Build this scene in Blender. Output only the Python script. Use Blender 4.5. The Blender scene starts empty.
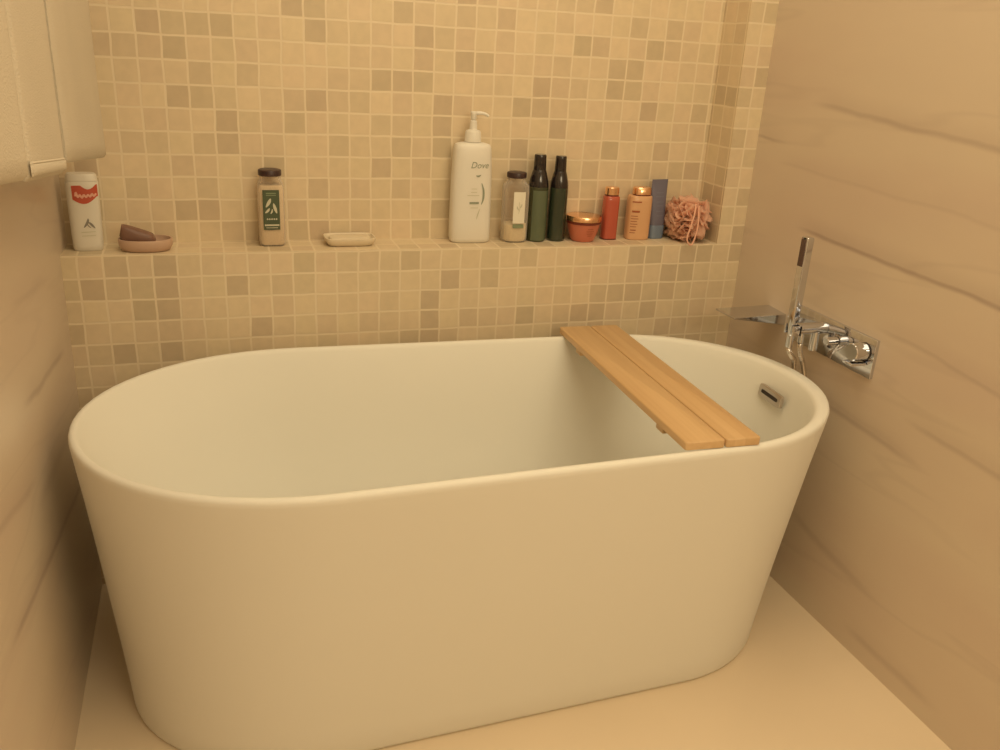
import bpy, bmesh, math, random
from mathutils import Vector, Matrix, noise
random.seed(7)
PI = math.pi
C = bpy.context.scene.collection
ZO = 0.768                                    # floor lies at z = 0
XL, W = 0.0186, 1.687                         # left and right wall planes
SH = ZO + 0.052                               # top of the tiled shelf
ND = 0.118                                    # niche depth
NX = 1.610                                    # niche side
TILE = 0.05

# ------------------------------------------------------------------ materials
def mat(name):
    m = bpy.data.materials.new(name); m.use_nodes = True
    nt = m.node_tree
    return m, nt, nt.nodes['Principled BSDF']
def simple(name, col, rough=0.5, metal=0.0, spec=0.5, coat=0.0, sss=0.0, bump=0.0, bscale=200, var=0.0, vscale=8, trans=0.0):
    m, nt, b = mat(name)
    b.inputs['Roughness'].default_value = rough; b.inputs['Metallic'].default_value = metal
    b.inputs['Specular IOR Level'].default_value = spec; b.inputs['Coat Weight'].default_value = coat
    b.inputs['Transmission Weight'].default_value = trans
    b.inputs['Base Color'].default_value = (*col, 1)
    tc = nt.nodes.new('ShaderNodeTexCoord')
    if var:
        n = nt.nodes.new('ShaderNodeTexNoise'); n.inputs['Scale'].default_value = vscale; n.inputs['Detail'].default_value = 3
        nt.links.new(tc.outputs['Object'], n.inputs['Vector'])
        mx = nt.nodes.new('ShaderNodeMix'); mx.data_type = 'RGBA'
        mx.inputs[6].default_value = (*[c*(1-var) for c in col], 1); mx.inputs[7].default_value = (*[min(1, c*(1+var)) for c in col], 1)
        nt.links.new(n.outputs['Fac'], mx.inputs[0]); nt.links.new(mx.outputs[2], b.inputs['Base Color'])
    if bump:
        n = nt.nodes.new('ShaderNodeTexNoise'); n.inputs['Scale'].default_value = bscale; n.inputs['Detail'].default_value = 3
        nt.links.new(tc.outputs['Object'], n.inputs['Vector'])
        bp = nt.nodes.new('ShaderNodeBump'); bp.inputs['Strength'].default_value = bump; bp.inputs['Distance'].default_value = 0.002
        nt.links.new(n.outputs['Fac'], bp.inputs['Height']); nt.links.new(bp.outputs['Normal'], b.inputs['Normal'])
    return m

class NG:
    """tiny helper for math node graphs"""
    def __init__(s, nt): s.nt = nt
    def _in(s, n, i, v):
        if isinstance(v, (int, float)): n.inputs[i].default_value = v
        else: s.nt.links.new(v, n.inputs[i])
    def m(s, op, a, b=0.0, c=None):
        n = s.nt.nodes.new('ShaderNodeMath'); n.operation = op
        s._in(n, 0, a); s._in(n, 1, b)
        if c is not None: s._in(n, 2, c)
        return n.outputs[0]
    def ss(s, v, lo, hi):
        n = s.nt.nodes.new('ShaderNodeMapRange'); n.interpolation_type = 'SMOOTHSTEP'
        s._in(n, 0, v); n.inputs[1].default_value = lo; n.inputs[2].default_value = hi
        return n.outputs[0]
    def mix(s, f, a, b):
        n = s.nt.nodes.new('ShaderNodeMix'); n.data_type = 'RGBA'
        s._in(n, 0, f)
        for i, v in ((6, a), (7, b)):
            if isinstance(v, tuple): n.inputs[i].default_value = (*v, 1)
            else: s.nt.links.new(v, n.inputs[i])
        return n.outputs[2]
    def comb(s, x, y, z):
        n = s.nt.nodes.new('ShaderNodeCombineXYZ')
        s._in(n, 0, x); s._in(n, 1, y); s._in(n, 2, z); return n.outputs[0]
    def noise(s, vec, scale, detail=3, out='Fac', rough=.5):
        n = s.nt.nodes.new('ShaderNodeTexNoise'); n.inputs['Scale'].default_value = scale; n.inputs['Detail'].default_value = detail
        n.inputs['Roughness'].default_value = rough
        s.nt.links.new(vec, n.inputs['Vector']); return n.outputs[out]

def tile_material():
    m, nt, b = mat('beige_stone_mosaic'); g = NG(nt)
    geo = nt.nodes.new('ShaderNodeNewGeometry')
    sp = nt.nodes.new('ShaderNodeSeparateXYZ'); nt.links.new(geo.outputs['Position'], sp.inputs[0])
    sn = nt.nodes.new('ShaderNodeSeparateXYZ'); nt.links.new(geo.outputs['True Normal'], sn.inputs[0])
    X, Y, Z = sp.outputs
    fx = g.m('GREATER_THAN', g.m('ABSOLUTE', sn.outputs[0]), .5)     # faces the side
    fz = g.m('GREATER_THAN', g.m('ABSOLUTE', sn.outputs[2]), .5)     # faces up
    lerp = lambda f, a, c: g.m('ADD', g.m('MULTIPLY', f, c), g.m('MULTIPLY', g.m('SUBTRACT', 1., f), a))
    Ys = g.m('ADD', Y, 0.0425)
    u = lerp(fx, X, Ys); v = lerp(fz, g.m('SUBTRACT', Z, ZO + .001), Ys)
    wob = nt.nodes.new('ShaderNodeTexNoise'); wob.inputs['Scale'].default_value = 14; wob.inputs['Detail'].default_value = 2
    nt.links.new(geo.outputs['Position'], wob.inputs['Vector'])
    sc = nt.nodes.new('ShaderNodeSeparateColor'); nt.links.new(wob.outputs['Color'], sc.inputs[0])
    u = g.m('ADD', u, g.m('MULTIPLY', g.m('SUBTRACT', sc.outputs[0], .5), .006))
    v = g.m('ADD', v, g.m('MULTIPLY', g.m('SUBTRACT', sc.outputs[1], .5), .005))
    U = g.m('DIVIDE', u, TILE); V = g.m('DIVIDE', v, TILE)
    iu = g.m('FLOOR', U); iv = g.m('FLOOR', V)
    fu = g.m('SUBTRACT', U, iu); fv = g.m('SUBTRACT', V, iv)
    du = g.m('SUBTRACT', .5, g.m('ABSOLUTE', g.m('SUBTRACT', fu, .5)))
    dv = g.m('SUBTRACT', .5, g.m('ABSOLUTE', g.m('SUBTRACT', fv, .5)))
    d = g.m('MINIMUM', du, dv)
    body = g.ss(d, .030, .062)                                        # 0 grout, 1 tile
    wn = nt.nodes.new('ShaderNodeTexWhiteNoise'); wn.noise_dimensions = '3D'
    nt.links.new(g.comb(iu, iv, g.m('ADD', g.m('MULTIPLY', fx, 7.), g.m('MULTIPLY', fz, 3.))), wn.inputs['Vector'])
    wsc = nt.nodes.new('ShaderNodeSeparateColor'); nt.links.new(wn.outputs['Color'], wsc.inputs[0])
    ramp = nt.nodes.new('ShaderNodeValToRGB'); cr = ramp.color_ramp; cr.interpolation = 'LINEAR'
    nt.links.new(wsc.outputs[0], ramp.inputs[0])
    cr.elements[0].position = 0; cr.elements[0].color = (.590, .480, .345, 1)
    cr.elements[1].position = 1; cr.elements[1].color = (.765, .635, .455, 1)
    for p, c in ((.11, (.600, .492, .350, 1)), (.34, (.685, .565, .405, 1)), (.7, (.735, .608, .436, 1))):
        e = cr.elements.new(p); e.color = c
    blot = g.noise(geo.outputs['Position'], 45, 4)
    hue = g.mix(wsc.outputs[1], (.99, 1.0, .96), (1.0, .975, .965))
    mul = nt.nodes.new('ShaderNodeMix'); mul.data_type = 'RGBA'; mul.blend_type = 'MULTIPLY'; mul.inputs[0].default_value = 1
    nt.links.new(ramp.outputs[0], mul.inputs[6]); nt.links.new(hue, mul.inputs[7])
    hb = g.mix(g.ss(blot, .3, .7), (.965, .965, .96), (1.02, 1.02, 1.015))
    mul2 = nt.nodes.new('ShaderNodeMix'); mul2.data_type = 'RGBA'; mul2.blend_type = 'MULTIPLY'; mul2.inputs[0].default_value = 1
    nt.links.new(mul.outputs[2], mul2.inputs[6]); nt.links.new(hb, mul2.inputs[7])
    col = g.mix(body, (.80, .68, .50), mul2.outputs[2])
    nt.links.new(col, b.inputs['Base Color'])
    b.inputs['Roughness'].default_value = .42
    bp = nt.nodes.new('ShaderNodeBump'); bp.inputs['Strength'].default_value = .25; bp.inputs['Distance'].default_value = .001
    nt.links.new(body, bp.inputs['Height']); nt.links.new(bp.outputs['Normal'], b.inputs['Normal'])
    return m

def marble(name, veins, base=(.69, .585, .465), pink=(.665, .545, .44), slope=0.0):
    """veins: (y0, z0, y1, z1, half width, strength) on a side wall"""
    m, nt, b = mat(name); g = NG(nt)
    geo = nt.nodes.new('ShaderNodeNewGeometry')
    sp = nt.nodes.new('ShaderNodeSeparateXYZ'); nt.links.new(geo.outputs['Position'], sp.inputs[0])
    X, Y, Z = sp.outputs
    pos = g.comb(g.m('MULTIPLY', X, 1.), Y, Z)
    n1 = g.noise(pos, 3.2, 4)
    zz = g.m('ADD', Z, g.m('MULTIPLY', Y, slope))
    strip = g.noise(g.comb(X, g.m('MULTIPLY', Y, 1.1), g.m('MULTIPLY', zz, 6.)), 1.1, 3, rough=.5)
    col = g.mix(g.ss(strip, .35, .68), base, pink)
    cloud = g.noise(pos, 1.8, 3)
    col = g.mix(g.m('MULTIPLY', g.ss(cloud, .45, .75), .45), col, (.72, .615, .475))
    # faint natural bands
    r2 = g.noise(g.comb(X, g.m('MULTIPLY', Y, .8), g.m('MULTIPLY', zz, 7.)), .8, 3, rough=.5)
    ridge = g.ss(g.m('ABSOLUTE', g.m('SUBTRACT', r2, .5)), .022, .0)
    col = g.mix(g.m('MULTIPLY', ridge, .10), col, (.36, .27, .23))
    wob = g.m('MULTIPLY', g.m('SUBTRACT', n1, .5), .035)
    zw = g.m('ADD', Z, wob)
    for (y0, z0, y1, z1, hw, st) in veins:
        z0 += ZO; z1 += ZO
        k = (z1 - z0)/(y1 - y0)
        dz = g.m('SUBTRACT', zw, g.m('ADD', g.m('MULTIPLY', Y, k), z0 - k*y0))
        a = g.m('MULTIPLY', g.ss(g.m('ABSOLUTE', dz), hw*1.7, 0.0), .85)
        soft = g.m('MULTIPLY', g.m('MULTIPLY', g.ss(dz, .05, .0), g.m('GREATER_THAN', dz, 0.)), .3)
        lo, hi = min(y0, y1), max(y0, y1)
        f = g.m('MULTIPLY', g.ss(Y, lo - .06, lo + .05), g.ss(Y, hi + .04, hi - .06))
        a = g.m('MULTIPLY', g.m('MULTIPLY', g.m('MAXIMUM', a, soft), f), st)
        col = g.mix(a, col, (.30, .205, .175))
    nt.links.new(col, b.inputs['Base Color'])
    b.inputs['Roughness'].default_value = .33
    b.inputs['Specular IOR Level'].default_value = .42
    return m

def wood_material():
    m, nt, b = mat('bamboo_wood'); g = NG(nt)
    tc = nt.nodes.new('ShaderNodeTexCoord')
    sp = nt.nodes.new('ShaderNodeSeparateXYZ'); nt.links.new(tc.outputs['Object'], sp.inputs[0])
    X, Y, Z = sp.outputs
    n = g.noise(g.comb(g.m('MULTIPLY', X, 60.), g.m('MULTIPLY', Y, 2.2), g.m('MULTIPLY', Z, 60.)), 1.0, 4)
    wn = nt.nodes.new('ShaderNodeTexWhiteNoise'); wn.noise_dimensions = '1D'
    nt.links.new(g.m('FLOOR', g.m('MULTIPLY', X, 46.)), wn.inputs['W'])
    c = g.mix(n, (.56, .35, .165), (.78, .55, .30))
    c = g.mix(g.m('MULTIPLY', wn.outputs['Value'], .5), c, (.56, .35, .165))
    nt.links.new(c, b.inputs['Base Color']); b.inputs['Roughness'].default_value = .42
    bp = nt.nodes.new('ShaderNodeBump'); bp.inputs['Strength'].default_value = .1; bp.inputs['Distance'].default_value = .001
    nt.links.new(n, bp.inputs['Height']); nt.links.new(bp.outputs['Normal'], b.inputs['Normal'])
    return m

def clear_glass(name, tint=(.93, .89, .84), amount=.22):
    m = bpy.data.materials.new(name); m.use_nodes = True; nt = m.node_tree
    b = nt.nodes['Principled BSDF']; out = nt.nodes['Material Output']
    b.inputs['Base Color'].default_value = (*tint, 1); b.inputs['Roughness'].default_value = .12
    t = nt.nodes.new('ShaderNodeBsdfTransparent'); t.inputs[0].default_value = (*tint, 1)
    fr = nt.nodes.new('ShaderNodeLayerWeight'); fr.inputs[0].default_value = .35
    ad = nt.nodes.new('ShaderNodeMath'); ad.operation = 'MULTIPLY_ADD'; ad.inputs[1].default_value = .6; ad.inputs[2].default_value = amount*.4
    nt.links.new(fr.outputs['Facing'], ad.inputs[0])
    mx = nt.nodes.new('ShaderNodeMixShader'); nt.links.new(ad.outputs[0], mx.inputs[0])
    nt.links.new(t.outputs[0], mx.inputs[1]); nt.links.new(b.outputs[0], mx.inputs[2])
    nt.links.new(mx.outputs[0], out.inputs['Surface'])
    return m

M = {}
M['tile'] = tile_material()
M['marble_r'] = marble('taupe_marble_right', [
    (-.224, .430, -1.0, .372, .007, .42), (.02, .339, -.086, .335, .005, .5), (-.114, .283, -.95, .255, .005, .16),
    (-.24, .140, -1.1, .112, .006, .62), (-.56, -.016, -1.2, -.055, .006, .30), (-.42, -.242, -.70, -.253, .007, .42),
    (-.70, -.176, -1.2, -.195, .007, .34), (-.40, -.556, -.684, -.596, .012, .30), (-.66, -.716, -.9, -.714, .01, .3)], slope=.04)
M['marble_l'] = marble('taupe_marble_left', [
    (-.114, -.123, -.50, -.075, .008, .55), (-.10, -.440, -.80, -.320, .008, .55), (-.18, .046, -.50, .088, .008, .22),
    (-.54, -.201, -.95, -.12, .008, .35), (-.05, -.30, -.5, -.25, .014, .25)], slope=.13)
M['floor'] = simple('cream_floor_tile', (.84, .70, .52), .4, var=.06, vscale=3)
M['paint'] = simple('warm_ceiling_paint', (.78, .74, .68), .8, var=.02)
M['door_paint'] = simple('warm_wall_paint', (.74, .70, .62), .7, var=.03)
M['acrylic'] = simple('white_tub_acrylic', (.84, .83, .77), .5, spec=.3)
M['chrome'] = simple('polished_chrome', (.66, .68, .74), .07, metal=1)
M['chrome_dark'] = simple('dark_rubber', (.03, .022, .02), .5)
M['drain'] = simple('brushed_nickel', (.55, .5, .46), .32, metal=1)
M['slot'] = simple('black_slot', (.03, .022, .02), .7)
M['wood'] = wood_material()
M['towel'] = simple('cream_terry_towel', (.64, .57, .46), .95, spec=.1, bump=.7, bscale=420, var=.06, vscale=5)
M['white_plastic'] = simple('white_bottle_plastic', (.80, .77, .70), .38)
M['white_plastic_t'] = simple('white_powder_plastic', (.72, .68, .60), .42)
M['ink'] = simple('dark_blue_grey_ink', (.10, .10, .10), .5)
M['ink_soft'] = simple('soft_green_ink', (.30, .33, .25), .5)
M['pale_ink'] = simple('pale_print', (.60, .58, .45), .5)
M['red_label'] = simple('red_label_print', (.50, .085, .045), .45)
M['script_white'] = simple('script_print', (.80, .42, .32), .5)
M['grey_ink'] = simple('grey_print', (.25, .23, .20), .5)
M['glass'] = clear_glass('clear_jar_glass')
M['salt'] = simple('bath_salt_grains', (.88, .74, .54), .8, bump=.9, bscale=500, var=.12, vscale=260)
M['salt2'] = simple('pale_bath_salt_grains', (.92, .80, .58), .8, bump=.9, bscale=500, var=.12, vscale=260)
M['brown_lid'] = simple('dark_brown_lid', (.045, .022, .022), .35)
M['green_label'] = simple('sage_dark_label', (.075, .10, .055), .5)
M['cream_label'] = simple('cream_label', (.82, .78, .66), .5)
M['sage'] = simple('sage_band', (.22, .27, .16), .5)
M['green_a'] = simple('translucent_green_plastic', (.05, .058, .028), .25, coat=.3)
M['green_panel'] = simple('olive_green_panel', (.105, .135, .080), .35, coat=.2)
M['green_b'] = simple('dark_green_plastic', (.028, .040, .024), .2, coat=.4)
M['black_cap'] = simple('near_black_cap', (.018, .013, .013), .16, coat=.4)
M['coral'] = simple('coral_jar_plastic', (.56, .165, .095), .3, coat=.3)
M['red'] = simple('orange_red_plastic', (.49, .10, .06), .25, coat=.3)
M['orange'] = simple('apricot_plastic', (.70, .41, .22), .35, coat=.15)
M['rose_print'] = simple('rust_print', (.34, .09, .035), .5)
M['gold'] = simple('rose_gold_metal', (.95, .60, .36), .18, metal=1)
M['gold_dark'] = simple('dark_rust_band', (.16, .03, .015), .4)
M['tube'] = simple('slate_blue_tube', (.165, .16, .225), .4)
M['tube_cap'] = simple('steel_blue_cap', (.17, .22, .31), .28)
M['tube_print'] = simple('pale_blue_print', (.19, .20, .27), .5)
M['puff'] = simple('pink_nylon_mesh', (.97, .70, .54), .7, spec=.2, var=.06, vscale=30)
_nt = M['puff'].node_tree; _tr = _nt.nodes.new('ShaderNodeBsdfTranslucent'); _tr.inputs[0].default_value = (.95, .62, .46, 1)
_mx = _nt.nodes.new('ShaderNodeMixShader'); _mx.inputs[0].default_value = .5
_nt.links.new(_nt.nodes['Principled BSDF'].outputs[0], _mx.inputs[1]); _nt.links.new(_tr.outputs[0], _mx.inputs[2]); _nt.links.new(_mx.outputs[0], _nt.nodes['Material Output'].inputs['Surface'])
M['cord'] = simple('pale_pink_cord', (.82, .46, .33), .7)
M['dish'] = simple('rosy_ceramic', (.56, .38, .28), .45)
M['bar'] = simple('brown_soap', (.20, .105, .075), .45, var=.2, vscale=30)
M['cream_soap'] = simple('cream_ceramic', (.74, .64, .48), .4)

# ------------------------------------------------------------------ object helpers
def mk(name, verts, faces, m, parent=None, smooth=True, loc=None, ang=40):
    me = bpy.data.meshes.new(name); me.from_pydata([tuple(v) for v in verts], [], faces); me.update()
    bm = bmesh.new(); bm.from_mesh(me); bmesh.ops.recalc_face_normals(bm, faces=bm.faces); bm.to_mesh(me); bm.free()
    return fin(name, me, m, parent, smooth, loc, ang)
def fin(name, me, m, parent=None, smooth=True, loc=None, ang=40):
    o = bpy.data.objects.new(name, me); C.objects.link(o)
    me.materials.append(m)
    if smooth:
        for p in me.polygons: p.use_smooth = True
        try: me.set_sharp_from_angle(angle=math.radians(ang))
        except Exception: pass
    if parent: o.parent = parent
    if loc: o.location = loc
    return o
def tag(o, label, cat, group=None):
    o['label'] = label; o['category'] = cat
    if group: o['group'] = group
    return o
def thing(name, label, cat, loc, rz=0, group=None):
    o = bpy.data.objects.new(name, None); o.empty_display_size = .05; C.objects.link(o)
    o.location = loc; o.rotation_euler = (0, 0, rz)
    return tag(o, label, cat, group)
def struct(o): o['kind'] = 'structure'; return o

def ring(hx, hy, n, z, cx=0, cy=0, N=48):
    r = []
    for i in range(N):
        t = 2*PI*i/N; c, s = math.cos(t), math.sin(t)
        r.append(Vector((cx + hx*math.copysign(abs(c)**(2/n), c), cy + hy*math.copysign(abs(s)**(2/n), s), z)))
    return r
def loft_rings(rings, cap0=True, cap1=True):
    N = len(rings[0]); v = [p for r in rings for p in r]; f = []
    for k in range(len(rings)-1):
        for i in range(N):
            j = (i+1) % N
            f.append((k*N+i, k*N+j, (k+1)*N+j, (k+1)*N+i))
    if cap0: f.append(tuple(range(N-1, -1, -1)))
    if cap1: f.append(tuple(range((len(rings)-1)*N, len(rings)*N)))
    return v, f
def loft(name, secs, m, parent=None, N=48, cap0=True, cap1=True, loc=None, ang=40):
    """secs: (z, hx, hy, n[, cx, cy])"""
    rs = [ring(s[1], s[2], s[3], s[0], *(s[4:6] if len(s) > 4 else ()), N=N) for s in secs]
    v, f = loft_rings(rs, cap0, cap1)
    return mk(name, v, f, m, parent, True, loc, ang)
def lathe(name, prof, m, parent=None, N=40, loc=None, cap0=True, cap1=True):
    return loft(name, [(z, r, r, 2) for r, z in prof], m, parent, N, cap0, cap1, loc)
def box_bm(bm, x0, x1, y0, y1, z0, z1, bev=0, seg=2):
    b2 = bmesh.new(); bmesh.ops.create_cube(b2, size=1)
    for v in b2.verts:
        v.co = Vector(((x0+x1)/2 + v.co.x*(x1-x0), (y0+y1)/2 + v.co.y*(y1-y0), (z0+z1)/2 + v.co.z*(z1-z0)))
    if bev: bmesh.ops.bevel(b2, geom=b2.edges[:], offset=bev, segments=seg, affect='EDGES', profile=.5)
    me = bpy.data.meshes.new('t'); b2.to_mesh(me); b2.free(); bm.from_mesh(me); bpy.data.meshes.remove(me)
def box(name, x0, x1, y0, y1, z0, z1, m, parent=None, bev=0, seg=2, loc=None):
    bm = bmesh.new(); box_bm(bm, x0, x1, y0, y1, z0, z1, bev, seg)
    me = bpy.data.meshes.new(name); bm.to_mesh(me); bm.free()
    return fin(name, me, m, parent, bool(bev), loc, 50)
def catmull(pts, k=8, closed=False):
    P = [Vector(p) for p in pts]; n = len(P); out = []
    for i in range(n if closed else n-1):
        a = P[(i-1) % n] if closed or i > 0 else P[0]; b = P[i]; c = P[(i+1) % n]; d = P[(i+2) % n] if closed or i+2 < n else P[-1]
        for j in range(k):
            t = j/k
            out.append(.5*((2*b) + (c-a)*t + (2*a-5*b+4*c-d)*t*t + (-a+3*b-3*c+d)*t**3))
    if not closed: out.append(P[-1])
    return out
def tube(name, pts, r, m, parent=None, N=12, closed=False, loc=None):
    P = [Vector(p) for p in pts]; n = len(P); rings = []; up = Vector((.13, .27, .95)).normalized()
    for i in range(n):
        t = (P[(i+1) % n if closed else min(i+1, n-1)] - P[i-1 if (closed or i > 0) else 0]).normalized()
        a = (up - t*up.dot(t))
        if a.length < 1e-3: a = Vector((1, 0, 0)) - t*t.x
        a.normalize(); up = a; b = t.cross(a)
        rr = r[i] if isinstance(r, (list, tuple)) else r
        rings.append([P[i] + rr*(math.cos(2*PI*k/N)*a + math.sin(2*PI*k/N)*b) for k in range(N)])
    if closed: rings.append(rings[0])
    v, f = loft_rings(rings, not closed, not closed)
    return mk(name, v, f, m, parent, True, loc)
def rod(name, p0, p1, r, m, parent=None, bev=.0015, N=32, loc=None):
    """cylinder with softened ends between two points"""
    a, b = Vector(p0), Vector(p1); d = (b-a).normalized()
    L = (b-a).length
    pts = [a, a+d*bev, b-d*bev, b]
    return tube(name, pts, [r-bev, r, r, r-bev], m, parent, N, loc=loc)

def surf_y(secs, x, z):
    """front surface (towards the viewer) of a lofted body"""
    for a, b in zip(secs, secs[1:]):
        if a[0] <= z <= b[0]:
            t = (z-a[0])/max(1e-9, b[0]-a[0])
            hx, hy, n = (a[i]*(1-t)+b[i]*t for i in (1, 2, 3))
            u = min(.98, abs(x/hx))
            return -hy*(1-u**n)**(1/n)
    return -secs[0][2]
def patch(name, secs, x0, x1, z0, z1, m, parent, eps=.0005, nx=14, nz=10, shape=None):
    v = []; f = []
    for j in range(nz+1):
        for i in range(nx+1):
            x = x0+(x1-x0)*i/nx; z = z0+(z1-z0)*j/nz
            if shape: x, z = shape(i/nx, j/nz)
            v.append((x, surf_y(secs, x, z)-eps, z))
    for j in range(nz):
        for i in range(nx):
            a = j*(nx+1)+i; f.append((a, a+1, a+nx+2, a+nx+1))
    return mk(name, v, f, m, parent)
def text(name, s, size, x, z, secs, m, parent, eps=.0010, shear=0, sx=1.0, bold=0):
    cu = bpy.data.curves.new('txt', 'FONT'); cu.body = s; cu.size = size; cu.align_x = 'CENTER'; cu.align_y = 'CENTER'; cu.shear = shear
    cu.offset = bold; cu.resolution_u = 3
    o = bpy.data.objects.new('txt', cu); C.objects.link(o); bpy.context.view_layer.update()
    me = bpy.data.meshes.new_from_object(o.evaluated_get(bpy.context.evaluated_depsgraph_get()))
    bpy.data.objects.remove(o); bpy.data.curves.remove(cu)
    for v in me.vertices:
        tx, tz = x+v.co.x*sx, z+v.co.y
        v.co = Vector((tx, surf_y(secs, tx, tz)-eps, tz))
    me.name = name
    return fin(name, me, m, parent, False)
def stroke(name, pts, w, secs, m, parent, eps=.0010):
    """a printed ribbon following the surface; pts (x, z), w half widths"""
    P = catmull([(p[0], p[1], 0) for p in pts], 6); n = len(P); v = []; f = []
    for i, p in enumerate(P):
        t = (P[min(i+1, n-1)]-P[max(i-1, 0)]).normalized(); q = Vector((-t.y, t.x, 0))
        ww = w if isinstance(w, float) else w[0] + (w[1]-w[0])*math.sin(PI*i/(n-1))
        for s in (-1, 1):
            c = p+q*ww*s; v.append((c.x, surf_y(secs, c.x, c.y)-eps, c.y))
    for i in range(n-1): f.append((2*i, 2*i+1, 2*i+3, 2*i+2))
    return mk(name, v, f, m, parent)

# ------------------------------------------------------------------ room shell
H = 2.45
bm = bmesh.new()
box_bm(bm, XL, W, 0, .24, 0, SH, .0)
box_bm(bm, XL, W, ND, .24, SH, H)
box_bm(bm, NX, W, 0, ND, SH, H)
me = bpy.data.meshes.new('wall_back'); bm.to_mesh(me); bm.free()
struct(fin('wall_back', me, M['tile'], smooth=False))
struct(box('wall_left', XL-.12, XL, -3.0, .24, 0, H, M['marble_l']))
struct(box('wall_right', W, W+.12, -3.0, .24, 0, H, M['marble_r']))
struct(box('wall_front', XL-.12, W+.12, -3.12, -3.0, 0, H, M['door_paint']))
struct(box('floor', XL-.12, W+.12, -3.12, .24, -.08, 0, M['floor']))
struct(box('ceiling', XL-.12, W+.12, -3.12, .24, H, H+.08, M['paint']))

# ------------------------------------------------------------------ bathtub
RZ = 0.608; CY = -.414
tub = thing('bathtub', 'large white freestanding oval soaking tub standing on the floor below the tiled shelf', 'bathtub', (0.85, CY, 0))
def tub_ring(z, d, dL, dR):
    """d side inset, dL/dR end insets of the outline"""
    X0, X1, a1, a2 = .060, 1.619, .44, .37
    xl, xr = X0+a1, X1-a2
    bb = lambda x: .3635-.030*(x-.5)
    pts = []
    NA, NS = 36, 14
    for i in range(NA+1):
        t = -PI/2+PI*i/NA; c, s = math.cos(t), math.sin(t)
        x = xr+(a2-dR)*abs(c)**(.94); pts.append(Vector((x, CY+(bb(xr+a2*c)-d)*s, z)))
    for i in range(1, NS):
        x = xr+(xl-xr)*i/NS; pts.append(Vector((x, CY+bb(x)-d, z)))
    for i in range(NA+1):
        t = PI/2+PI*i/NA; c, s = math.cos(t), math.sin(t)
        x = xl-(a1-dL)*abs(c)**(.96); pts.append(Vector((x, CY+(bb(max(xl+a1*c, .3))-d)*s, z)))
    for i in range(1, NS):
        x = xl+(xr-xl)*i/NS; pts.append(Vector((x, CY-bb(x)+d, z)))
    return pts
rs = []
for z, d in ((.0, .080), (.004, .074), (.012, .071), (.06, .067), (.16, .0565), (.27, .0435), (.38, .030), (.49, .016), (.57, .0045), (.592, .0012), (.600, .0005), (.605, .0025), (RZ, .0065)):
    rs.append(tub_ring(z, d*1.04, d*.78, d*1.06))
for dz, d, dL, dR in ((0, .011, .010, .026), (.0010, .0145, .0135, .0325), (.004, .0170, .0160, .0365), (.010, .0195, .0190, .0400), (.03, .0245, .030, .0445), (.07, .036, .054, .052), (.14, .048, .085, .062), (.22, .062, .12, .074), (.30, .078, .155, .09), (.36, .095, .19, .11), (.40, .118, .225, .14), (.425, .15, .27, .18), (.435, .19, .31, .23), (.440, .26, .36, .30)):
    rs.append(tub_ring(RZ-dz, d, dL, dR))
v, f = loft_rings(rs, True, True)
o = Vector((.85, CY, 0))
mk('tub_shell', [p-o for p in v], f, M['acrylic'], tub, ang=60)
# overflow plate on the right inner end, tilted like the wall behind it
def overflow():
    c = Vector((1.5535, -.403, RZ-.060))-o
    outz = Vector((-1, 0, .12)).normalized(); side = Vector((0.0, 1, 0)); 
    # rotate with the curve of the end wall
    outz = Matrix.Rotation(math.radians(-3), 3, 'Z') @ outz; side = outz.cross(Vector((0, 0, 1))).normalized(); up = side.cross(outz).normalized()*-1
    mtx = Matrix((( side.x, up.x, outz.x, c.x), (side.y, up.y, outz.y, c.y), (side.z, up.z, outz.z, c.z), (0, 0, 0, 1)))
    pl = loft('overflow_cover', [(-.006, .047, .0155, 8), (.001, .047, .0155, 8), (.002, .045, .014, 8)], M['drain'], tub, 48)
    pl.data.transform(mtx)
    sl = loft('overflow_slot', [(.0, .034, .0045, 8), (.0026, .034, .0045, 8)], M['slot'], pl, 32)
    sl.data.transform(mtx)
    return pl
overflow()
dr = lathe('drain_cover', [(.03, 0), (.034, .002), (.034, .005), (.030, .008), (.008, .0085)], M['chrome'], tub, loc=(.0, 0, RZ-.4395))

# ------------------------------------------------------------------ bath board
BZ = RZ+.0006
bd = thing('bath_board', 'slatted bamboo board of two planks lying across the white tub', 'bath board', (1.2200, -.400, BZ), math.radians(-2.1))
BL = .694
def plank(x0, x1):
    t = .0165; cx = (x0+x1)/2; w = (x1-x0)/2; rings = []
    for z, e in ((0, .0015), (.0012, 0), (t-.0030, 0), (t-.0010, .0008), (t, .0030)):
        r = []; rad = .006
        for qx, qy, a0 in ((1, 1, 0), (-1, 1, 90), (-1, -1, 180), (1, -1, 270)):
            for k in range(7):
                a = math.radians(a0+15*k)
                r.append(Vector((cx+qx*(w-rad)+(rad-e)*math.cos(a), qy*(BL/2-rad)+(rad-e)*math.sin(a), z)))
        rings.append(r)
    v, f = loft_rings(rings)
    return mk('plank', v, f, M['wood'], bd, ang=50)
plank(-.0800, .0020); plank(.0042, .0770)
for y in (.245, -.212):
    box('batten', -.066, .062, y-.016, y+.016, -.022, .0005, M['wood'], bd, .003)

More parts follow.
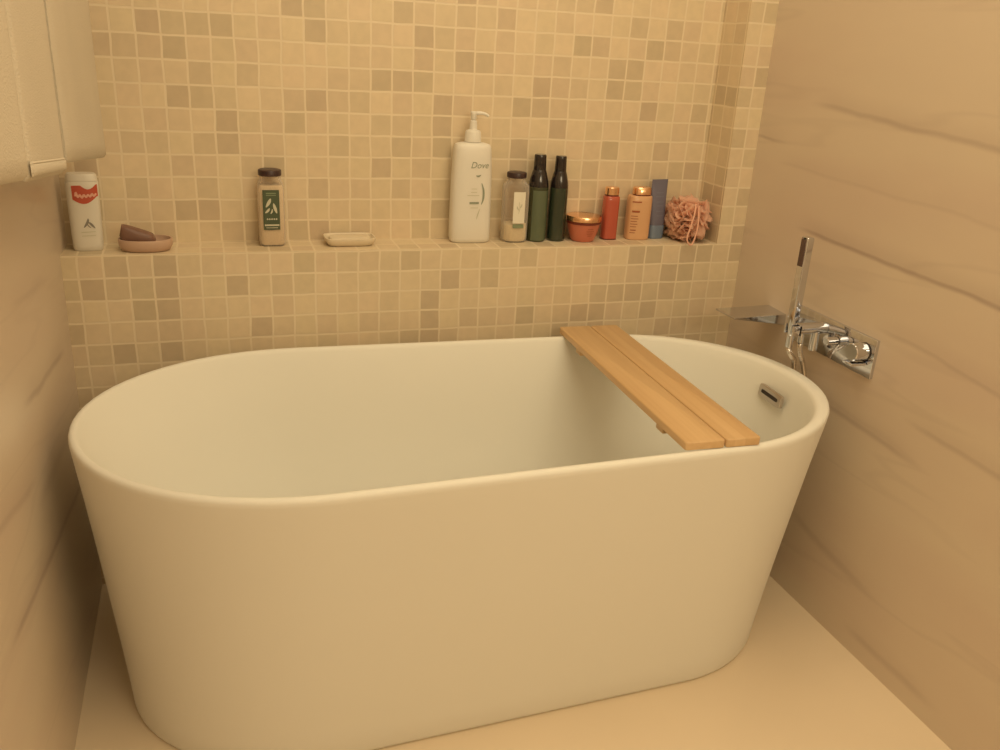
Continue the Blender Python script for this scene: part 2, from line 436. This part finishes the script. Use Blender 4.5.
# ------------------------------------------------------------------ faucet on the right wall
def Zw(z): return z+ZO
fa = thing('bath_faucet', 'chrome wall-mounted bath faucet with plate, flat spout and two round knobs', 'faucet', (W, -.40, Zw(-.085)))
fo = Vector((W, -.40, Zw(-.085)))
def L(x, y, z): return Vector((x, y, Zw(z)))-fo
def fbox(name, x0, x1, y0, y1, z0, z1, m, parent=fa, bev=.001):
    a = L(x0, y0, z0); b = L(x1, y1, z1)
    return box(name, a.x, b.x, a.y, b.y, a.z, b.z, m, parent, bev)
fbox('wall_plate', W-.008, W+.001, -.566, -.264, -.125, -.036, M['chrome'])
# flat blade spout with a thin lip
v = []
sp = [(1.688, -.238, -.0765), (1.688, -.160, -.0735), (1.524, -.170, -.0735), (1.530, -.249, -.0745)]
for dz in (0, 1):
    for i, (x, y, z) in enumerate(sp):
        t = (.028 if i < 2 else .005)
        v.append(L(x, y, z-dz*t))
spo = mk('spout', v, [(0, 1, 2, 3), (7, 6, 5, 4), (0, 4, 5, 1), (1, 5, 6, 2), (2, 6, 7, 3), (3, 7, 4, 0)], M['chrome'], fa, False)
bv = spo.modifiers.new('Bevel', 'BEVEL'); bv.width = .0015; bv.segments = 2
# handset holder arm
rod('holder_arm', L(W-.008, -.395, -.060), L(W-.090, -.395, -.060), .0135, M['chrome'], fa, .002)
bm = bmesh.new()
for a, b in ((L(W-.090, -.4110, -.074), L(W-.084, -.3790, -.046)), (L(W-.1085, -.4110, -.072), L(W-.084, -.4075, -.048)), (L(W-.1085, -.3825, -.072), L(W-.084, -.3790, -.048))):
    box_bm(bm, a.x, b.x, a.y, b.y, a.z, b.z, .001)
me = bpy.data.meshes.new('holder_cradle'); bm.to_mesh(me); bm.free(); fin('holder_cradle', me, M['chrome'], fa)
rod('arm_stub', L(W-.034, -.397, -.066), L(W-.034, -.397, -.114), .0105, M['chrome'], fa)
rod('hose_nut', L(W-.072, -.397, -.068), L(W-.072, -.397, -.094), .0070, M['chrome'], fa)
# diverter knob
k = rod('diverter_knob', L(W-.008, -.470, -.066), L(W-.062, -.470, -.066), .0095, M['chrome'], fa)
rod('knob_seal', L(W-.030, -.470, -.066), L(W-.034, -.470, -.066), .0102, M['chrome_dark'], k, .0005)
# mixer knob, plus a thin tab added to draw the shade line below
k = rod('mixer_knob', L(W-.008, -.535, -.070), L(W-.044, -.535, -.070), .0200, M['chrome'], fa, .002)
rod('knob_seal', L(W-.0085, -.535, -.070), L(W-.012, -.535, -.070), .0206, M['chrome_dark'], k, .0005)
fbox('shade_line_tab', W-.050, W-.010, -.550, -.520, -.0985, -.0925, M['chrome'], k, .001)

# hand shower: a square stick standing in the holder, its hose looping behind the tub
HX, HY = 1.587, -.395
hs = thing('hand_shower', 'slim chrome stick hand shower standing upright in its faucet holder', 'hand shower', (HX, HY, Zw(-.075)))
ho = Vector((HX, HY, Zw(-.075)))
st = loft('shower_handle', [(.0, .007, .007, 2), (.018, .0085, .0085, 2.4), (.04, .0095, .0105, 8), (.228, .0095, .0115, 8), (.231, .0085, .0105, 8)], M['chrome'], hs, 40)
box('nozzle_strip', -.0110, -.0090, -.0080, .0080, .165, .226, M['drain'], st, .0004)
st.children[0].data.materials[0] = simple('dark_nozzle_strip', (.10, .06, .05), .5)
rod('hose_nut', (0, 0, -.028), (0, 0, .004), .0085, M['chrome'], hs)
hp = [Vector(q) for q in ((HX, HY, Zw(-.100)), (HX+.004, HY+.002, Zw(-.113)), (HX+.026, HY+.014, Zw(-.134)), (1.6345, -.366, Zw(-.158)), (1.642, -.364, Zw(-.25)), (1.642, -.366, Zw(-.40)), (1.642, -.372, Zw(-.54)), (1.650, -.380, Zw(-.590)),
      (1.660, -.388, Zw(-.54)), (1.662, -.388, Zw(-.36)), (1.660, -.386, Zw(-.22)), (1.648, -.384, Zw(-.160)), (1.627, -.390, Zw(-.122)), (W-.072, -.397, Zw(-.0945)))]
P = catmull([p-ho for p in hp], 14)
m_h = simple('ribbed_metal_hose', (.72, .68, .64), .25, metal=1)
tube('shower_hose', P, [.0055+.0006*((i % 2)*2-1) for i in range(len(P))], m_h, hs, 12)

# ------------------------------------------------------------------ towels on a bar (left wall)
BARX, BARZ = XL+.100, Zw(.86)
br = thing('towel_bar', 'chrome towel bar on the left wall holding the cream towels', 'towel bar', (XL, -.6, BARZ))
rod('bar', (BARX-XL, -.62, 0), (BARX-XL, .56, 0), .009, M['chrome'], br)
for y in (-.60, .54):
    rod('bar_post', (0.0, y, 0), (BARX-XL, y, 0), .008, M['chrome'], br)
    rod('bar_flange', (0.0, y, 0), (.008, y, 0), .022, M['chrome'], br)
def towel(y0, y1, z0, z1, label, xo=0.0, seed=0, hem=True, zback=.02):
    """folded towel draped over the bar: outer face towards the room; z0 at y0 (near), z1 at y1 (far)"""
    cy = (y0+y1)/2; org = Vector((BARX, cy, BARZ))
    t = thing('towel', label, 'towel', org, 0, 'towels hanging on the left wall')
    ny = 30; TH = .012
    def cross(y, zb, zb2, grow=0.0, znear=None):
        # closed outline in x-z of an inverted U
        out = []; n = 26
        wav = lambda z, s: .006*noise.noise(Vector((y*2.5+seed*3.1, z*2, s))) + .0020*math.sin(y*12+seed*2+s)*min(1, max(0, (BARZ-z)*2))
        ro, ri = .0095+TH+grow, .0095
        for i in range(n+1):     # outer room side, bottom to top
            z = zb+(BARZ-zb)*i/n; fl = min(1, (BARZ-z)/.15)
            out.append(Vector((BARX+ro+wav(z, 1)*fl+xo*fl, y, z)))
        for i in range(1, 10):
            a = PI*i/10; out.append(Vector((BARX+ro*math.cos(a), y, BARZ+ro*math.sin(a))))
        for i in range(n+1):
            z = BARZ+(zb2-BARZ)*i/n; fl = min(1, (BARZ-z)/.15)
            out.append(Vector((BARX-ro+.5*wav(z, 2)*fl, y, z)))
        out.append(Vector((BARX-ro+TH*.5, y, zb2-.006)))
        for i in range(n+1):
            z = zb2+(BARZ-zb2)*i/n; out.append(Vector((BARX-ri, y, z)))
        for i in range(1, 10):
            a = PI-PI*i/10; out.append(Vector((BARX+ri*math.cos(a), y, BARZ+ri*math.sin(a))))
        for i in range(n+1):
            z = BARZ+(zb-BARZ)*i/n; fl = min(1, (BARZ-z)/.15); out.append(Vector((BARX+ri+(wav(z, 1)+xo)*fl, y, z)))
        out.append(Vector((BARX+(ro+ri)/2+wav(zb, 1)+xo, y, zb-.006)))
        return out
    rs = []
    for i in range(ny+1):
        u = i/ny; y = y0+(y1-y0)*u
        e = min(u, 1-u)*(y1-y0); sh = -.004*(1-min(1, e/.008))**2
        zb = Zw(z0+(z1-z0)*u)
        rs.append([p-org for p in cross(y, zb, zb+zback, sh)])
    v, f = loft_rings(rs)
    mk('towel_cloth', v, f, M['towel'], t, ang=70)
    if hem:
        v = []; f = []
        n = 30
        for i in range(n+1):
            u = i/n; y = y0+(y1-y0)*u; zb = Zw(z0+(z1-z0)*u)
            wv = lambda z: .006*noise.noise(Vector((y*2.5+seed*3.1, z*2, 1))) + .0020*math.sin(y*12+seed*2+1)*min(1, max(0, (BARZ-z)*2))
            ee = min(1, (.5-abs(u-.5))*(y1-y0)/.008)
            for dz, dx in ((-.001, .000), (.0, .0018), (.005, .0022), (.011, .0022), (.0125, .0006), (.014, .0014), (.0155, .0)):
                z = zb+dz; v.append(Vector((BARX+.0095+TH+wv(z)+xo+dx*ee, y, z))-org)
        for i in range(n):
            for j in range(6): a = i*7+j; f.append((a, a+1, a+8, a+7))
        mk('hem_band', v, f, M['towel'], t, ang=70)
    return t
towel(-.600, -.110, .334, .278, 'cream towel hanging furthest right of three, just above the powder bottle', seed=1, hem=False)
towel(-.915, -.628, .357, .324, 'cream towel with a hem band, hanging between the other two towels', seed=2, hem=True)
towel(-1.19, -.922, .389, .360, 'cream towel hanging furthest left of three, cut by the photo edge', seed=5, hem=False)

# ------------------------------------------------------------------ things on the shelf
SY = .078
# powder bottle
t = thing('powder_bottle', 'white powder bottle with red label, standing at the left end of the shelf', 'bottle', (.0690, .062, SH), math.radians(4))
S = [(0, .028, .020, 3), (.003, .0300, .0225, 3), (.012, .0308, .0235, 3), (.03, .0312, .0235, 3), (.135, .0325, .0225, 3), (.146, .0325, .0225, 3), (.149, .0315, .0215, 3)]
loft('bottle_body', S, M['white_plastic_t'], t)
loft('bottle_cap', [(.149, .0290, .0205, 3), (.1495, .0312, .0215, 3), (.160, .0305, .0205, 3), (.1645, .0270, .018, 3)], M['white_plastic_t'], t)
def redshape(u, w):
    x = -.020+.050*u; top = .141-.009*max(0, math.sin(PI*min(1, max(0, (u-.35)/.6))))+.002*u; bot = .112-.012*math.sin(PI*min(1, u*1.05))+.006*u
    return x, bot+(top-bot)*w
patch('red_label', S, 0, 0, 0, 0, M['red_label'], t, shape=redshape, nx=20)
stroke('script_mark', [(-.014, .119), (-.012, .127), (-.009, .117), (-.005, .122), (-.001, .116), (.003, .122), (.007, .117), (.011, .122), (.015, .118), (.019, .124), (.022, .119), (.027, .124)], .0019, S, M['script_white'], t)
stroke('flower_mark', [(.006, .072), (.004, .063), (-.004, .052)], (.0004, .0026), S, M['grey_ink'], t)
stroke('flower_mark', [(.006, .064), (.011, .059), (.018, .050)], (.0004, .0024), S, M['grey_ink'], t)
stroke('flower_mark', [(.003, .059), (.006, .055), (.010, .051)], (.0003, .0010), S, M['grey_ink'], t)
for z in (.042, .034): stroke('pale_print', [(-.010, z), (.018, z+.001)], .0009, S, M['pale_ink'], t)

# oval dish with a brown soap wedge
t = thing('soap_dish', 'oval rosy ceramic dish on the shelf, right of the powder bottle', 'soap dish', (.1870, .045, SH))
loft('dish_bowl', [(0, .044, .028, 2.2), (.002, .050, .0335, 2.2), (.012, .0555, .038, 2.2), (.024, .0565, .039, 2.2), (.0265, .0555, .038, 2.2), (.0265, .0525, .035, 2.2), (.023, .0515, .034, 2.2), (.012, .049, .032, 2.2), (.009, .040, .025, 2.2)], M['dish'], t, ang=60)
t = thing('soap_wedge', 'brown wedge of soap leaning up inside the oval rosy dish', 'soap', (.1740, .043, SH+.0095))
rs = []
for i in range(15):
    u = i/14; x = -.0385+.073*u; h = .052-.026*u**1.0; e = math.sqrt(max(0, 1-(abs(2*u-1))**7)); hy = .020*(.55+.45*e)*(1-.2*abs(2*u-1)**2)
    rs.append([Vector((x, hy*math.copysign(abs(math.cos(a))**.6, math.cos(a)), h/2+h/2*e**.5*math.copysign(abs(math.sin(a))**.6, math.sin(a)))) for a in [2*PI*k/24 for k in range(24)]])
v, f = loft_rings(rs); mk('soap_wedge_body', v, f, M['bar'], t, ang=60)

def label_jar(name, label, x, y, hw, h, n, lid_r, salt_h, green, rz=0, hy=None):
    t = thing(name, label, 'jar', (x, y, SH), rz)
    hy = hy or hw*.86
    zs = h*.80
    S = [(0, hw*.86, hy*.86, n), (.003, hw*.96, hy*.96, n), (.010, hw, hy, n), (zs*.94, hw, hy, n), (zs*1.02, hw*.96, hy*.95, n), (h*.875, lid_r*.93, lid_r*.84, 2), (h*.94, lid_r*.88, lid_r*.82, 2)]
    loft('glass_jar', S, M['glass'], t)
    k = .93
    loft('bath_salts', [(.003, hw*.82, hy*.80, n), (.008, hw*k, hy*k-.001, n), (salt_h*.97, hw*k, hy*k-.001, n), (salt_h, hw*k*.9, hy*k*.9, n)], M['salt'] if green else M['salt2'], t)
    lathe('jar_lid', [(lid_r*.93, h*.918), (lid_r, h*.925), (lid_r, h*.980), (lid_r*.96, h*.993), (lid_r*.84, h)], M['brown_lid'], t)
    return t, S
# left jar, green label
t, S = label_jar('bath_salt_jar', 'square clear bath salt jar with dark green label, alone between two soap dishes', .461, SY, .0295, .1745, 4.5, .0262, .140, True, rz=math.radians(2))
patch('green_label', S, -.0205, .0165, .040, .131, M['green_label'], t, eps=.0012)
e = .0020
for z, w2 in ((.1235, .0014), (.119, .0010)): stroke('pale_print', [(-.013, z), (.009, z)], w2, S, M['sage'], t, e)
stroke('leaf_print', [(-.003, .112), (-.007, .103), (-.014, .092)], (.0006, .0036), S, M['pale_ink'], t, e)
stroke('leaf_print', [(.003, .101), (.006, .090), (.010, .078)], (.0006, .0034), S, M['pale_ink'], t, e)
stroke('leaf_print', [(-.006, .090), (-.010, .084), (-.016, .079)], (.0006, .0026), S, M['pale_ink'], t, e)
stroke('leaf_print', [(0.0, .088), (-.001, .082), (-.004, .077)], (.0005, .0018), S, M['pale_ink'], t, e)
for x in (-.0115, -.0065, -.0015, .0035, .0085): stroke('pale_print', [(x-.0014, .064), (x+.0014, .066)], .0017, S, M['pale_ink'], t, e)
stroke('pale_print', [(-.018, .0510), (.0145, .0510)], .0018, S, M['pale_ink'], t, e)
stroke('pale_print', [(-.015, .0450), (.0110, .0450)], .0007, S, M['pale_ink'], t, e)
# cream rectangular soap dish
t = thing('soap_dish', 'small cream rectangular soap dish lying flat on the shelf, left of the pump bottle', 'soap dish', (.640, .070, SH), math.radians(1))
loft('dish_tray', [(0, .046, .026, 5), (.002, .052, .031, 5), (.009, .0575, .0355, 5), (.017, .0605, .0380, 5), (.0195, .0600, .0375, 5), (.0200, .0570, .0345, 5), (.0170, .0550, .0325, 5), (.0130, .0520, .0300, 5)], M['cream_soap'], t, ang=60)
loft('soap_bar', [(.0125, .044, .023, 4), (.016, .048, .026, 4), (.018, .048, .026, 4), (.0195, .044, .023, 4), (.0198, .034, .015, 4)], M['cream_soap'], t, ang=60)

# pump bottle
t = thing('pump_bottle', 'tall white lotion pump bottle marked Dove in script, tallest on the shelf', 'bottle', (.9415, .080, SH), math.radians(-2))
S = [(0, .045, .022, 3.2), (.003, .0490, .026, 3.2), (.012, .0510, .0285, 3.2), (.05, .0512, .0290, 3.0), (.15, .0498, .0290, 3.0), (.205, .0475, .0285, 3), (.226, .0462, .0280, 3), (.234, .0445, .0265, 3), (.2385, .0425, .0245, 2.8), (.2415, .0320, .020, 2.4), (.2430, .020, .017, 2)]
loft('bottle_body', S, M['white_plastic'], t)
pc = loft('pump_collar', [(.242, .0160, .0150, 2), (.244, .0205, .0195, 2), (.266, .0192, .0187, 2), (.270, .0172, .0170, 2), (.2725, .0095, .0095, 2), (.292, .0085, .0085, 2), (.294, .0060, .0060, 2)], M['white_plastic'], t)
rod('pump_stem', (0, 0, .284), (0, 0, .303), .0048, M['white_plastic'], t)
ph = loft('pump_head', [(.296, .0060, .0060, 2), (.298, .0072, .0072, 2), (.307, .0070, .0070, 2), (.3110, .0088, .0078, 3), (.3145, .0078, .0068, 3)], M['white_plastic'], t)
P = catmull([(.004, 0, .3100), (.018, -.002, .3108), (.029, -.004, .3085), (.0360, -.005, .3045)], 6)
tube('pump_nozzle', P, [.0048-.0018*i/(len(P)-1) for i in range(len(P))], M['white_plastic'], t)
text('dove_lettering', 'Dove', .0215, .0125, .1910, S, M['ink_soft'], t, shear=.28, sx=.95)
def pstroke(n, pts, w, S, m, t): stroke(n, [(a-.0095, b-.001) for a, b in pts], w, S, m, t)
pstroke('bird_mark', [(.014, .168), (.020, .1665), (.026, .1695)], (.0006, .0020), S, M['ink_soft'], t)
pstroke('leaf_swoosh', [(.0290, .150), (.0345, .132), (.0345, .112), (.0300, .098)], (.0006, .0026), S, M['ink_soft'], t)
pstroke('leaf_swoosh', [(.0270, .088), (.0220, .074), (.0190, .062)], (.0004, .0014), S, M['pale_ink'], t)
pstroke('label_line', [(.000, .1015), (.0235, .1020)], .0026, S, M['ink_soft'], t)
for z, a, b in ((.136, .004, .018), (.128, .003, .018), (.120, -.006, .024), (.090, .003, .022)): pstroke('faint_print', [(a, z), (b, z)], .0007, S, M['pale_ink'], t)

# second jar, cream label
t, S = label_jar('bath_salt_jar', 'clear bath salt jar with cream label and dark lid, beside the pump bottle', 1.0590, SY, .0330, .1735, 2.6, .0248, .046, False, rz=0, hy=.030)
patch('cream_label', S, -.0145, .0165, .050, .128, M['cream_label'], t, eps=.0012)
patch('sage_label_band', S, -.0135, .0150, .038, .0480, M['sage'], t, eps=.0012)
stroke('plant_print', [(-.001, .074), (.002, .088), (.000, .104)], (.0004, .0008), S, M['pale_ink'], t, .0018)
stroke('plant_print', [(.002, .088), (.006, .094), (.007, .099)], (.0004, .0016), S, M['pale_ink'], t, .0018)
stroke('plant_print', [(.001, .082), (-.004, .088), (-.005, .093)], (.0004, .0016), S, M['pale_ink'], t, .0018)

# two green bottles
def green_bottle(x, label, m, h, r, rz):
    t = thing('shampoo_bottle', label, 'bottle', (x, SY, SH), rz)
    lathe('bottle_body', [(r*.90, 0), (r*.98, .002), (r, .007), (r, h*.60), (r*.985, h*.635)], m, t)
    lathe('bottle_shoulder', [(r*.985, h*.635), (r*.98, h*.66), (r*.93, h*.705), (r*.82, h*.755), (r*.72, h*.80), (r*.64, h*.825)], M['black_cap'], t)
    lathe('bottle_cap', [(r*.62, h*.820), (r*.64, h*.826), (r*.60, h*.96), (r*.60, h*.985), (r*.54, h)], M['black_cap'], t)
    return t
gb = green_bottle(1.1190, 'slim olive green shampoo bottle with black neck, the lighter of the green pair', M['green_a'], .2170, .0252, 0)
green_bottle(1.1750, 'slim blackish green shampoo bottle with black neck, the darker of the green pair', M['green_b'], .2140, .0235, 0)

r_ = .0252; S = [(0, r_*.9, r_*.9, 2), (.002, r_*.98, r_*.98, 2), (.007, r_, r_, 2), (.1302, r_, r_, 2), (.14, r_*.985, r_*.985, 2)]
patch('olive_panel', S, -.0195, .0225, .004, .1300, M['green_panel'], gb, eps=.0006)
# coral jar with gold lid
t = thing('cream_jar', 'low coral hair mask jar with rose gold lid, right of the green bottles', 'jar', (1.2470, SY-.008, SH))
lathe('jar_body', [(.026, 0), (.030, .0015), (.035, .012), (.0400, .030), (.0430, .043), (.0435, .047)], M['coral'], t)
lathe('jar_band', [(.0432, .046), (.0452, .047), (.0455, .0515), (.044, .053)], M['gold_dark'], t)
lathe('jar_lid', [(.0440, .0525), (.0462, .0535), (.0462, .0640), (.0450, .0660), (.0410, .0668)], M['gold'], t)
S = [(0, .026, .026, 2), (.0015, .030, .030, 2), (.012, .035, .035, 2), (.030, .040, .040, 2), (.043, .043, .043, 2), (.047, .0435, .0435, 2)]
for z, w in ((.036, .016), (.030, .022), (.024, .018), (.0185, .012)): stroke('label_line', [(-w*.5+.004, z), (w*.5+.004, z)], .0008, S, M['rose_print'], t, .0006)

# red bottle
t = thing('shampoo_bottle', 'slim glossy orange-red bottle with gold cap, between coral jar and apricot bottle', 'bottle', (1.3265, .082, SH))
S = [(0, .0185, .0165, 3), (.0015, .0200, .0180, 3), (.006, .0205, .0185, 3), (.100, .0208, .0188, 3), (.111, .0205, .0185, 3), (.1135, .0185, .0165, 3)]
loft('bottle_body', S, M['red'], t)
loft('base_band', [(-.0, .0190, .0170, 3), (.0002, .0205, .0185, 3), (.003, .0209, .0189, 3), (.0036, .0204, .0184, 3)], M['gold_dark'], t)
loft('neck_band', [(.1130, .0175, .016, 2.4), (.1170, .0175, .016, 2.4)], M['gold_dark'], t)
loft('bottle_cap', [(.1168, .0165, .0155, 2.3), (.1176, .0182, .0172, 2.3), (.1345, .0178, .0168, 2.3), (.1365, .0160, .0150, 2.3)], M['gold'], t)

# apricot bottle
t = thing('shampoo_bottle', 'wide apricot orange bottle with copper cap and rust lettering, left of the blue tube', 'bottle', (1.4070, SY, SH), math.radians(-4))
S = [(0, .0290, .0190, 3), (.002, .0315, .0215, 3), (.010, .0325, .0225, 3), (.100, .0325, .0225, 3), (.1135, .0318, .0218, 3), (.116, .0295, .0200, 2.8)]
loft('bottle_body', S, M['orange'], t)
loft('neck_band', [(.1155, .0240, .0185, 2.4, .004, 0), (.1185, .0240, .0185, 2.4, .004, 0)], M['gold_dark'], t)
loft('bottle_cap', [(.1180, .0230, .0180, 2.3, .004, 0), (.1190, .0250, .0195, 2.3, .004, 0), (.1350, .0245, .0190, 2.3, .004, 0), (.1375, .0220, .0170, 2.3, .004, 0)], M['gold'], t)
for z, a, b, w in ((.1010, -.021, .003, .0016), (.0760, -.020, .000, .0026), (.0640, -.021, -.004, .0009), (.0570, -.021, -.002, .0009), (.0500, -.021, -.005, .0009), (.0430, -.021, -.003, .0009), (.0360, -.021, -.006, .0009), (.0270, -.020, -.006, .0014), (.0200, -.021, -.008, .0009)):
    stroke('printed_line', [(a-.006, z), (b-.006, z)], w, S, M['rose_print'], t, .0006)

# blue tube standing on its cap
t = thing('lotion_tube', 'slate blue squeeze tube standing on its cap, left of the pink sponge', 'tube', (1.4655, .086, SH), math.radians(10))
loft('tube_cap', [(0, .0205, .0160, 3), (.001, .0220, .0172, 3), (.034, .0230, .0180, 3), (.036, .0222, .0172, 3)], M['tube_cap'], t)
S = [(.0355, .0215, .0160, 2.6), (.042, .0236, .0175, 2.4), (.09, .0248, .0120, 2.3), (.130, .0256, .0050, 2.4), (.142, .0260, .0020, 3), (.1560, .0260, .0012, 4)]
loft('tube_body', S, M['tube'], t)
for z, a, b in ((.122, -.012, .010), (.112, -.014, .012), (.098, -.012, .011), (.088, -.010, .010), (.074, -.012, .011), (.062, -.010, .010)):
    stroke('printed_line', [(a, z), (b, z)], .0011, S, M['tube_print'], t, .0008)

# pink sponge
px, py = 1.5400, .056
t = thing('bath_sponge', 'ruffled pink nylon bath sponge with hanging loop, at the right end of shelf', 'bath sponge', (px, py, SH))
def puff():
    v = []; f = []
    c = Vector((0, 0, .057))
    for k in range(30):
        d = Vector((random.gauss(0, 1), random.gauss(0, 1)*.8, random.gauss(0, .9)))
        d.normalize()
        a = d.orthogonal().normalized(); b = d.cross(a)
        R = random.uniform(.046, .068); fr = random.randint(4, 7); ph = random.uniform(0, 6.3); cup = random.uniform(.2, .9)
        base = len(v); NR, NT = 6, 72
        for i in range(NR+1):
            u = i/NR
            for j in range(NT):
                th = 2*PI*j/NT
                amp = (.017*u**1.5)*(math.sin(fr*th+ph)+.22*math.sin((2*fr+1)*th+ph*2))
                r = R*(.10+.90*u)*(1+.06*math.sin(3*th+ph))
                rr = r*math.cos(cup*u*.8); hh = r*math.sin(cup*u*.8)+amp
                p = c + a*rr*math.cos(th) + b*rr*math.sin(th) + d*hh
                p.x *= 1.0; p.z = c.z+(p.z-c.z)*.93
                if p.z < .002: p.z = .002+.0015*random.random()
                if p.y > ND-py-.004: p.y = ND-py-.004-.001*random.random()
                if p.x > NX-px-.003: p.x = NX-px-.003-.001*random.random()
                if p.x < -.050: p.x = -.050+.10*max(-.02, p.x+.050)
                v.append(p)
        for i in range(NR):
            for j in range(NT):
                j2 = (j+1) % NT
                f.append((base+i*NT+j, base+i*NT+j2, base+(i+1)*NT+j2, base+(i+1)*NT+j))
    o = mk('sponge_ruffles', v, f, M['puff'], t, ang=180)
    so = o.modifiers.new('Solidify', 'SOLIDIFY'); so.thickness = .0007
puff()
P = catmull([(x-.022, y, z) for x, y, z in ((.016, -.050, .104), (.006, -.066, .080), (-.004, -.072, .050), (-.012, -.075, .020), (-.004, -.076, .004), (.006, -.075, .006), (.014, -.073, .030), (.018, -.070, .060), (.024, -.052, .100))], 8)
tube('hanging_loop', P, .0022, M['cord'], t, 8)

# ------------------------------------------------------------------ light and camera
def area(name, loc, size, power, col, target=None, sy=None):
    l = bpy.data.lights.new(name, 'AREA'); l.energy = power; l.color = col; l.size = size
    if sy: l.shape = 'RECTANGLE'; l.size_y = sy
    o = bpy.data.objects.new(name, l); C.objects.link(o); o.location = loc
    if target is not None:
        o.rotation_euler = (Vector(target)-Vector(loc)).to_track_quat('-Z', 'Y').to_euler()
    return o
WARM = (1.0, .835, .54)
area('ceiling_light', (.95, -1.30, H-.02), 1.30, 21, WARM, None, 2.2)
area('front_fill', (1.15, -2.95, 1.85), 1.0, 12, WARM, (1.0, 0, .9), .5)  # added frontal fill from behind the camera, not a known fixture
w = bpy.data.worlds.new('world'); bpy.context.scene.world = w; w.use_nodes = True
w.node_tree.nodes['Background'].inputs[0].default_value = (1, .8, .55, 1); w.node_tree.nodes['Background'].inputs[1].default_value = .0

cam = bpy.data.cameras.new('camera'); co = bpy.data.objects.new('camera', cam); C.objects.link(co)
co.location = (0.3240, -1.99755, 0.52091+ZO); co.rotation_euler = (1.20617892, -.0531937456, -.313877324)
cam.sensor_width = 36; cam.lens = 868.34/1000*36; cam.clip_start = .02
s = bpy.context.scene; s.camera = co
s.view_settings.view_transform = 'Standard'; s.view_settings.look = 'None'; s.view_settings.gamma = 1
s.view_settings.exposure = 0.0; s.view_settings.use_curve_mapping = False
